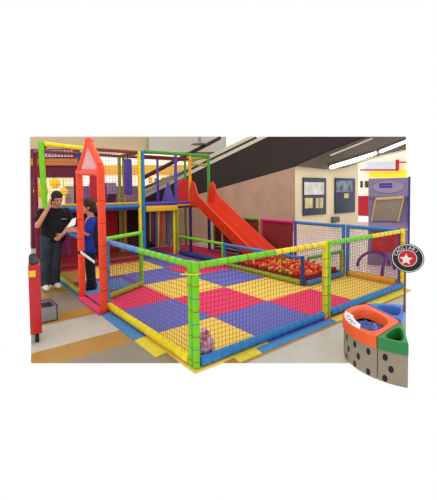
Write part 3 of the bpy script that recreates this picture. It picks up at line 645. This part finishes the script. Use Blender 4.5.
# right soffit under the upper flight
pts = [ay(x, y, YW-.05) for x, y in ((297, 165.5), (329, 151.5), (361, 139.5), (370, 136.6), (406, 136.6), (406, 150), (366, 161), (343, 168), (329, 169))]
sf = thing('escalator_soffit', 'grey metal underside of upper escalator flight above the wall panels', 'soffit', pts[0])
obj('soffit_panel', prism(pts, (0, .5, 0)), SOFF, sf, False)
for a, b_ in (((330, 155.5), (372, 138.5)), ((331, 168.8), (404, 150.3))):
    bm = new(); tube(bm, [ay(*a, YW-.1), ay(*b_, YW-.1)], .045, 8); obj('edge_trim', bm, STEEL, sf)
LAMP = mat('lamp_white', (255, 250, 240), .5, 0, 5, .3, 3.0)
for a, b_, lb in (((331, 167.3), (375.5, 153.3), 'long white strip light under the soffit above cream wall'), ((380.5, 151.5), (406, 141.5), 'shorter white strip light at right edge above arcade machine')):
    A, B = ay(*a, YW-.18), ay(*b_, YW-.18); t_ = thing('strip_light', lb, 'light', (A+B)/2, 'strip lights')
    bm = new(); tube(bm, [A, B], .085, 10); obj('tube', bm, LAMP, t_); bm = new(); tube(bm, [A+Vector((0, .07, .07)), B+Vector((0, .07, .07))], .07, 6); obj('housing', bm, SOFF, t_)
# wall panels
PD = mat('poster_dark', (60, 66, 82), .4, .3, 6)
def wp(x0, y0, x1, y1, d): a, b_ = ay(x0, y0, YW+.13-d), ay(x1, y1, YW+.13-d); return a, b_
def panel(x0, y0, x1, y1, d=0, t=.06): a, b_ = wp(x0, y0, x1, y1, d); return bbox((min(a.x, b_.x), YW+.13-d-t, b_.z), (max(a.x, b_.x), YW+.13-d, a.z), .008)
p1 = thing('notice_board', 'dark framed notice board with pale map and leaflets, left of two on the cream wall', 'notice board', ay(314, 213, YW+.1))
obj('frame', panel(302.5, 177.5, 325.2, 214, 0), PD, p1); obj('map_sheet', panel(304.2, 182, 324, 194.5, .065, .01), mat('map_sheet', (214, 214, 206), .6, .25, 2.4), p1)
for a in ((304.8, 198, 312.5, 208), (315.6, 198, 318.6, 208), (319.4, 198, 323, 208)): obj('leaflet', panel(*a, .065, .01), mat('leaflet', (214, 196, 150), .6, .2, 3), p1)
p2 = thing('wall_poster', 'dark blue poster with scattered white figures, nearest the corner of the cream wall', 'poster', ay(345, 211, YW+.1))
obj('frame', panel(334.5, 178, 354, 212, 0), mat('poster_blue', (52, 60, 82), .4, .2, 4), p2); obj('print', panel(336, 180.5, 352.5, 192, .065, .01), mat('poster_print', (120, 132, 150), .5, .75, 3.2), p2); obj('yellow_print', panel(344, 193.5, 348.5, 198, .07, .01), mat('poster_yellow', (220, 200, 130)), p2)
o = obj('wall_box', panel(331, 217, 337, 222, 0, .15), mat('box_grey', (90, 104, 100))); tag(o, 'small dark grey box on cream wall between the two boards', 'box')
# shops behind: left
Y2 = 9.0
def sb(x0, y0, x1, y1, Y=Y2, t=.1):
    a, b_ = ay(x0, y0, Y), ay(x1, y1, Y); c0, d0 = ay(x0, y1, Y), ay(x1, y0, Y)
    if y1 > 224: b_.z = c0.z = FZ
    return prism([a, d0, b_, c0], (0, t, 0))
WALLC = mat('hall_wall', (206, 186, 152), .8, .06, .5)
pts = [ay(31, 136.6, Y2+.3), ay(140, 136.6, Y2+.3), ay(226, 136.6, Y2+.3), ay(226, 205, Y2+.3), ay(226, 215, Y2+.3), ay(31, 240, Y2+.3)]
for k in (3, 4, 5): pts[k].z = FZ
pts.pop(3)
struct('wall_hall', prism(pts, (0, .2, 0)), WALLC)
sh = thing('shop', 'maroon and orange shop front with bright window behind the man', 'shop front', ay(55, 232, Y2))
obj('upper_band', sb(31, 149, 80, 158.5), mat('shop_purple', (112, 40, 66), .6, .2, 4), sh)
obj('orange_beam', sb(31, 158.5, 80, 165.5, Y2-.08, .18), mat('shop_orange', (206, 128, 40), .5, .1, 3), sh)
obj('fascia', sb(31, 165.5, 80, 177.5), mat('shop_maroon', (104, 16, 34), .6, .1, 3), sh)
obj('lit_window', sb(34, 177.5, 74, 216, Y2+.05, .1), mat('shop_window', (252, 236, 190), .6, .12, 2.5, .2, .5), sh)
obj('side_pier', sb(31, 177.5, 34.5, 235), MATS['shop_purple'], sh); obj('side_pier', sb(74, 177.5, 80, 235), MATS['shop_maroon'], sh); obj('counter', sb(34.5, 216, 74, 238, Y2-.05, .2), MATS['shop_maroon'], sh)
obj('shelf_unit', sb(66, 186, 73.5, 207, Y2-.1, .2), mat('shelf_grey', (176, 160, 146), .6, .3, 6), sh)
for i in range(9):
    x = 46+i*3.2; p = ay(x, 155.5, Y2-.05); bm = lathe(new(), [(.05, 0), (.06, .02), (.025, .05), (.04, .1), (.02, .15), (.045, .2), (.01, .215)], p-Vector((0, 0, .05)), 10); obj('baluster', bm, mat('baluster', (216, 190, 200)), sh)
lan = mat('lantern', (250, 196, 30), .5, .06, 5, .3, .35)
for x, y, r_, lb in ((41, 191, .2, 'large round yellow lantern behind the green tower post'), (55, 183.5, .15, 'smaller round yellow lantern in shop window above the head of man'), (64, 192, .12, 'small yellow lantern beside the grey shelf in shop window')):
    p = ay(x, y, Y2-.35); bm = new(); ball(bm, p, r_, 18, 12); t_ = thing('lantern', lb, 'lantern', p, 'yellow lanterns in the shop'); obj('shade', bm, lan, t_)
    bm = new(); tube(bm, [p+Vector((0, 0, r_*.9)), p+Vector((0, 0, r_+.25))], .01, 6); obj('cord', bm, BLACK, t_)
sh2 = thing('shop_display', 'white and orange striped lit shop display seen through tower', 'shop display', ay(120, 215, Y2))
LW = mat('display_white', (250, 240, 222), .6, .05, 3, .2, .65); LO = mat('display_orange', (244, 184, 74), .6, .08, 3, .2, .4); LP = mat('display_lilac', (150, 120, 150), .6, .25, 4)
obj('white_band', sb(80, 154, 190, 165), LW, sh2); obj('orange_band', sb(80, 165, 200, 175, Y2-.05, .12), LO, sh2); obj('white_band', sb(80, 175, 190, 186), LW, sh2); obj('lower_unit', sb(80, 186, 142, 235, Y2-.1, .2), LP, sh2); obj('lower_unit', sb(142, 186, 190, 225, Y2, .1), mat('display_wine', (110, 50, 62)), sh2)
for i, x in enumerate((149, 155, 162, 171)): obj('goods', sb(x, 177+i % 2, x+3.2, 183, Y2-.06, .08), (LO, mat('goods_green', (150, 190, 120)), LO, mat('goods_pink', (220, 150, 150)))[i], sh2)
obj('grey_bulkhead', sb(150, 137, 225, 152, Y2+.1, .1), mat('bulkhead', (216, 210, 196), .8, .05, .6), sh2)
# small arcade cabinets seen through the tower
for x, lb in ((101, 'lilac arcade cabinet seen through tower beside the right gate post'), (113, 'dark lilac arcade cabinet seen through tower beside olive post')):
    p = ay(x, 205, 8.3); t_ = thing('arcade_cabinet', lb, 'arcade machine', (p.x, 8.3, FZ), 'small arcade cabinets behind tower')
    prof = [(0, FZ), (.6, FZ), (.6, 1.95), (.1, 1.95), (.05, 1.6), (.22, 1.2), (.0, 1.0)]
    obj('cabinet', prism([(p.x-.17, 8.3+a, z) for a, z in prof], (.34, 0, 0)), mat('cabinet_lilac', (158, 128, 164), .5, .15, 3), t_, False)
    q = [(p.x-.14, 8.3+.045, 1.58), (p.x+.14, 8.3+.045, 1.58), (p.x+.14, 8.3+.205, 1.23), (p.x-.14, 8.3+.205, 1.23)]; obj('screen', prism([(a, b_-.012, z) for a, b_, z in q], (0, .01, 0)), mat('screen_dark', (66, 30, 60), .3), t_, False)
# pendant lamp
p = ay(199.5, 144.6, 7.9); t_ = thing('pendant_lamp', 'grey pendant lamp hanging above tower and escalator', 'lamp', p)
bm = lathe(new(), [(.3, 0), (.31, .015), (.09, .09), (.06, .16), (.03, .17)], p, 24); obj('shade', bm, mat('lamp_grey', (140, 146, 146), .5), t_)
bm = new(); tube(bm, [p+Vector((0, 0, .16)), ay(199.5, 136.8, 7.9)], .05, 8); obj('stem', bm, mat('lamp_grey', (140, 146, 146), .5), t_)
# shops behind: right
X2 = 20.5
def sx(x0, y0, x1, y1, X=X2, t=.1, floor=False):
    q = [ax(x0, y0, X), ax(x1, y0, X), ax(x1, y1, X), ax(x0, y1, X)]
    if floor: q[2].z = q[3].z = FZ
    return prism(q, (t, 0, 0))
q = [ax(355, 145, X2), ax(406.3, 137, X2), ax(406.3, 240, X2), ax(355, 240, X2)]; q[2].z = q[3].z = FZ
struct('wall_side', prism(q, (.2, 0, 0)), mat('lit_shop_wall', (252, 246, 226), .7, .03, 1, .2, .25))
t_ = thing('shop_sign', 'pale illuminated sign box with red edge above the yellow tiles', 'sign', ax(385, 165, X2-.2))
obj('sign_box', sx(366, 161.5, 396, 169.3, X2-.3, .15), mat('sign_pale', (226, 224, 234), .5, .04, 2, .2, .15), t_, False); obj('red_edge', sx(395.6, 159.5, 397.6, 170.5, X2-.32, .2), RED, t_, False); obj('red_edge', sx(360, 169.3, 397, 170.6, X2-.32, .2), RED, t_, False)
obj('red_bracket', sx(397.6, 161.5, 406, 162.8, X2-.3, .1), RED, t_, False)
YT = mat('yellow_lit', (252, 226, 60), .5, .05, 2, .2, .3)
for k, (a, b_) in enumerate(((369, 377), (378, 386), (387, 396), (397, 406))):
    o = obj('yellow_light_box', sx(a, 171.6-(2 if k == 3 else 0), b_, 177.5, X2-.16, .16), YT, None, False); tag(o, ('bright yellow lit box, leftmost in row above the arcade machine', 'bright yellow lit box, second from left in row above arcade machine', 'bright yellow lit box, third from left in row above arcade machine', 'bright yellow lit box at the right end of row, by photo edge')[k], 'light box', 'row of yellow light boxes')
o = obj('shop_counter', sx(358, 196, 371, 219, X2-1.0, .8, True), mat('counter_red', (196, 24, 44), .4), None, False); tag(o, 'red shop counter left of the arcade machine beyond fence', 'counter')
for k, (a, b_, lb) in enumerate(((360.2, 362.4, 'small dark picture on the white shop wall, next to cream wall corner'), (364.8, 368.4, 'small dark picture on white shop wall, next to arcade machine'))):
    o = obj('small_picture', sx(a, 181, b_, 187.5, X2-.06, .05), mat('pic_dark', (84, 70, 56), .5, .4, 8), None, False); tag(o, lb, 'picture', 'small pictures on the shop wall')
# arcade machine on the right
ac = CAM+Vector((math.sin(YAW+math.atan((388-218.5)/F)), math.cos(YAW+math.atan((388-218.5)/F)), 0))*8.55; ac.z = FZ
va = (CAM-ac); va.z = 0; va.normalize(); la = Vector((0, 0, 1)).cross(va); AM = Matrix((la, va, Vector((0, 0, 1)))).transposed().to_4x4(); AM.translation = ac
am = thing('arcade_machine', 'big lavender arcade machine with slanted recessed screen at the right', 'arcade machine', ac)
LAV = mat('lavender', (140, 124, 158), .5, .08, 2); LAVD = mat('lavender_panel', (156, 142, 168), .5, .05, 2); CRE = mat('screen_frame', (206, 180, 120), .5)
w_ = .385
prof = [(.35, .0), (.35, .75), (.2, .95), (.22, 1.42), (.3, 1.5), (.3, 1.89), (-.45, 1.89), (-.45, 0)]
bm = prism([(-w_, a, z) for a, z in prof], (2*w_, 0, 0)); bmesh.ops.transform(bm, matrix=AM, verts=bm.verts); obj('cabinet', bm, LAV, am, False)
o_ = [(.3*math.cos(a)*(.9+.1*abs(math.cos(a))), .3, 1.7+.13*math.sin(a)) for a in [2*PI*k/28 for k in range(28)]]
bm = prism(o_, (0, .02, 0)); bmesh.ops.transform(bm, matrix=AM, verts=bm.verts); mq = obj('marquee', bm, LAVD, am, False)
bm = new(); 
for zz in (1.68, 1.735): box(bm, (-.17, .318, zz), (.08, .326, zz+.045))
bmesh.ops.transform(bm, matrix=AM, verts=bm.verts); obj('marquee_print', bm, mat('print_blue', (74, 66, 150)), mq, False)
bm = new()
prism([(-.24, .235, 1.42), (.3, .24, 1.46), (.22, .21, .96), (-.3, .21, .96)], (0, .03, 0), bm); bmesh.ops.transform(bm, matrix=AM, verts=bm.verts); obj('screen', bm, mat('screen_taupe', (146, 130, 116), .3), am, False)
for pts_ in ([(-.24, .28, 1.44), (.3, .28, 1.48)], [(.3, .27, 1.46), (.2, .25, .95)], [(-.24, .27, 1.44), (-.32, .25, .95)]):
    bm = new(); tube(bm, pts_, .035 if pts_[0][0] < 0 and pts_[1][0] > 0 else .016, 8); bmesh.ops.transform(bm, matrix=AM, verts=bm.verts); obj('screen_frame', bm, CRE, am)
obj('side_panel', bbox((w_, -.45, 0), (w_+.035, .32, 1.91), .01, AM), mat('deep_blue', (52, 56, 128)), am)
obj('front_panel', bbox((-.3, .35, .3), (.3, .38, .72), .01, AM), mat('arcade_red', (200, 44, 60), .5, .25, 5), am)
obj('control_shelf', bbox((-.38, .2, .78), (.38, .5, .84), .02, AM), LAVD, am)
for k, (a, b_, h_, lb) in enumerate((((357.5, 267), (389, 266), .3, 'purple bent tube arch on floor beyond the fence, in front of arcade machine'), ((382, 277), (402, 266), .32, 'purple bent tube arch close to the right corner post'))):
    A, B = gz(*a, FZ), gz(*b_, FZ); bm = new(); pts = []
    if k == 1: B = A+(B-A)*.6
    for i in range(17):
        s = PI*i/16; q = (A+B)/2+(A-B)/2*math.cos(s); q.z = FZ+.02+h_*math.sin(s); pts.append(q)
    tube(bm, pts, .03, 10); o = obj('tube_arch', bm, mat('arch_purple', (104, 30, 120), .4)); tag(o, lb, 'tube arch', 'purple tube arches')

# ------------------------------------------------------------------ light
w = bpy.data.worlds.new('world'); SC.world = w; w.use_nodes = True
bg = w.node_tree.nodes['Background']; bg.inputs['Color'].default_value = (1, 1, 1, 1); bg.inputs['Strength'].default_value = 1.0
def area(name, loc, size, e, col=(1, .95, .86)):
    l_ = bpy.data.lights.new(name, 'AREA'); l_.energy = e; l_.size = size; l_.color = col; o = bpy.data.objects.new(name, l_); COL.objects.link(o); o.location = loc; return o
area('added_overhead_light', (1.5, 2.0, 5.5), 2.0, 85); area('added_hall_light', (0.5, 7.4, 5.0), 2.0, 25); area('added_side_light', (9, 4, 5.5), 3, 60)  # unseen area lamps added overhead for soft shading; side one brightens the wall
SC.view_settings.view_transform = 'Standard'; SC.view_settings.look = 'None'; SC.view_settings.exposure = 0; SC.view_settings.gamma = 1; SC.view_settings.use_curve_mapping = False
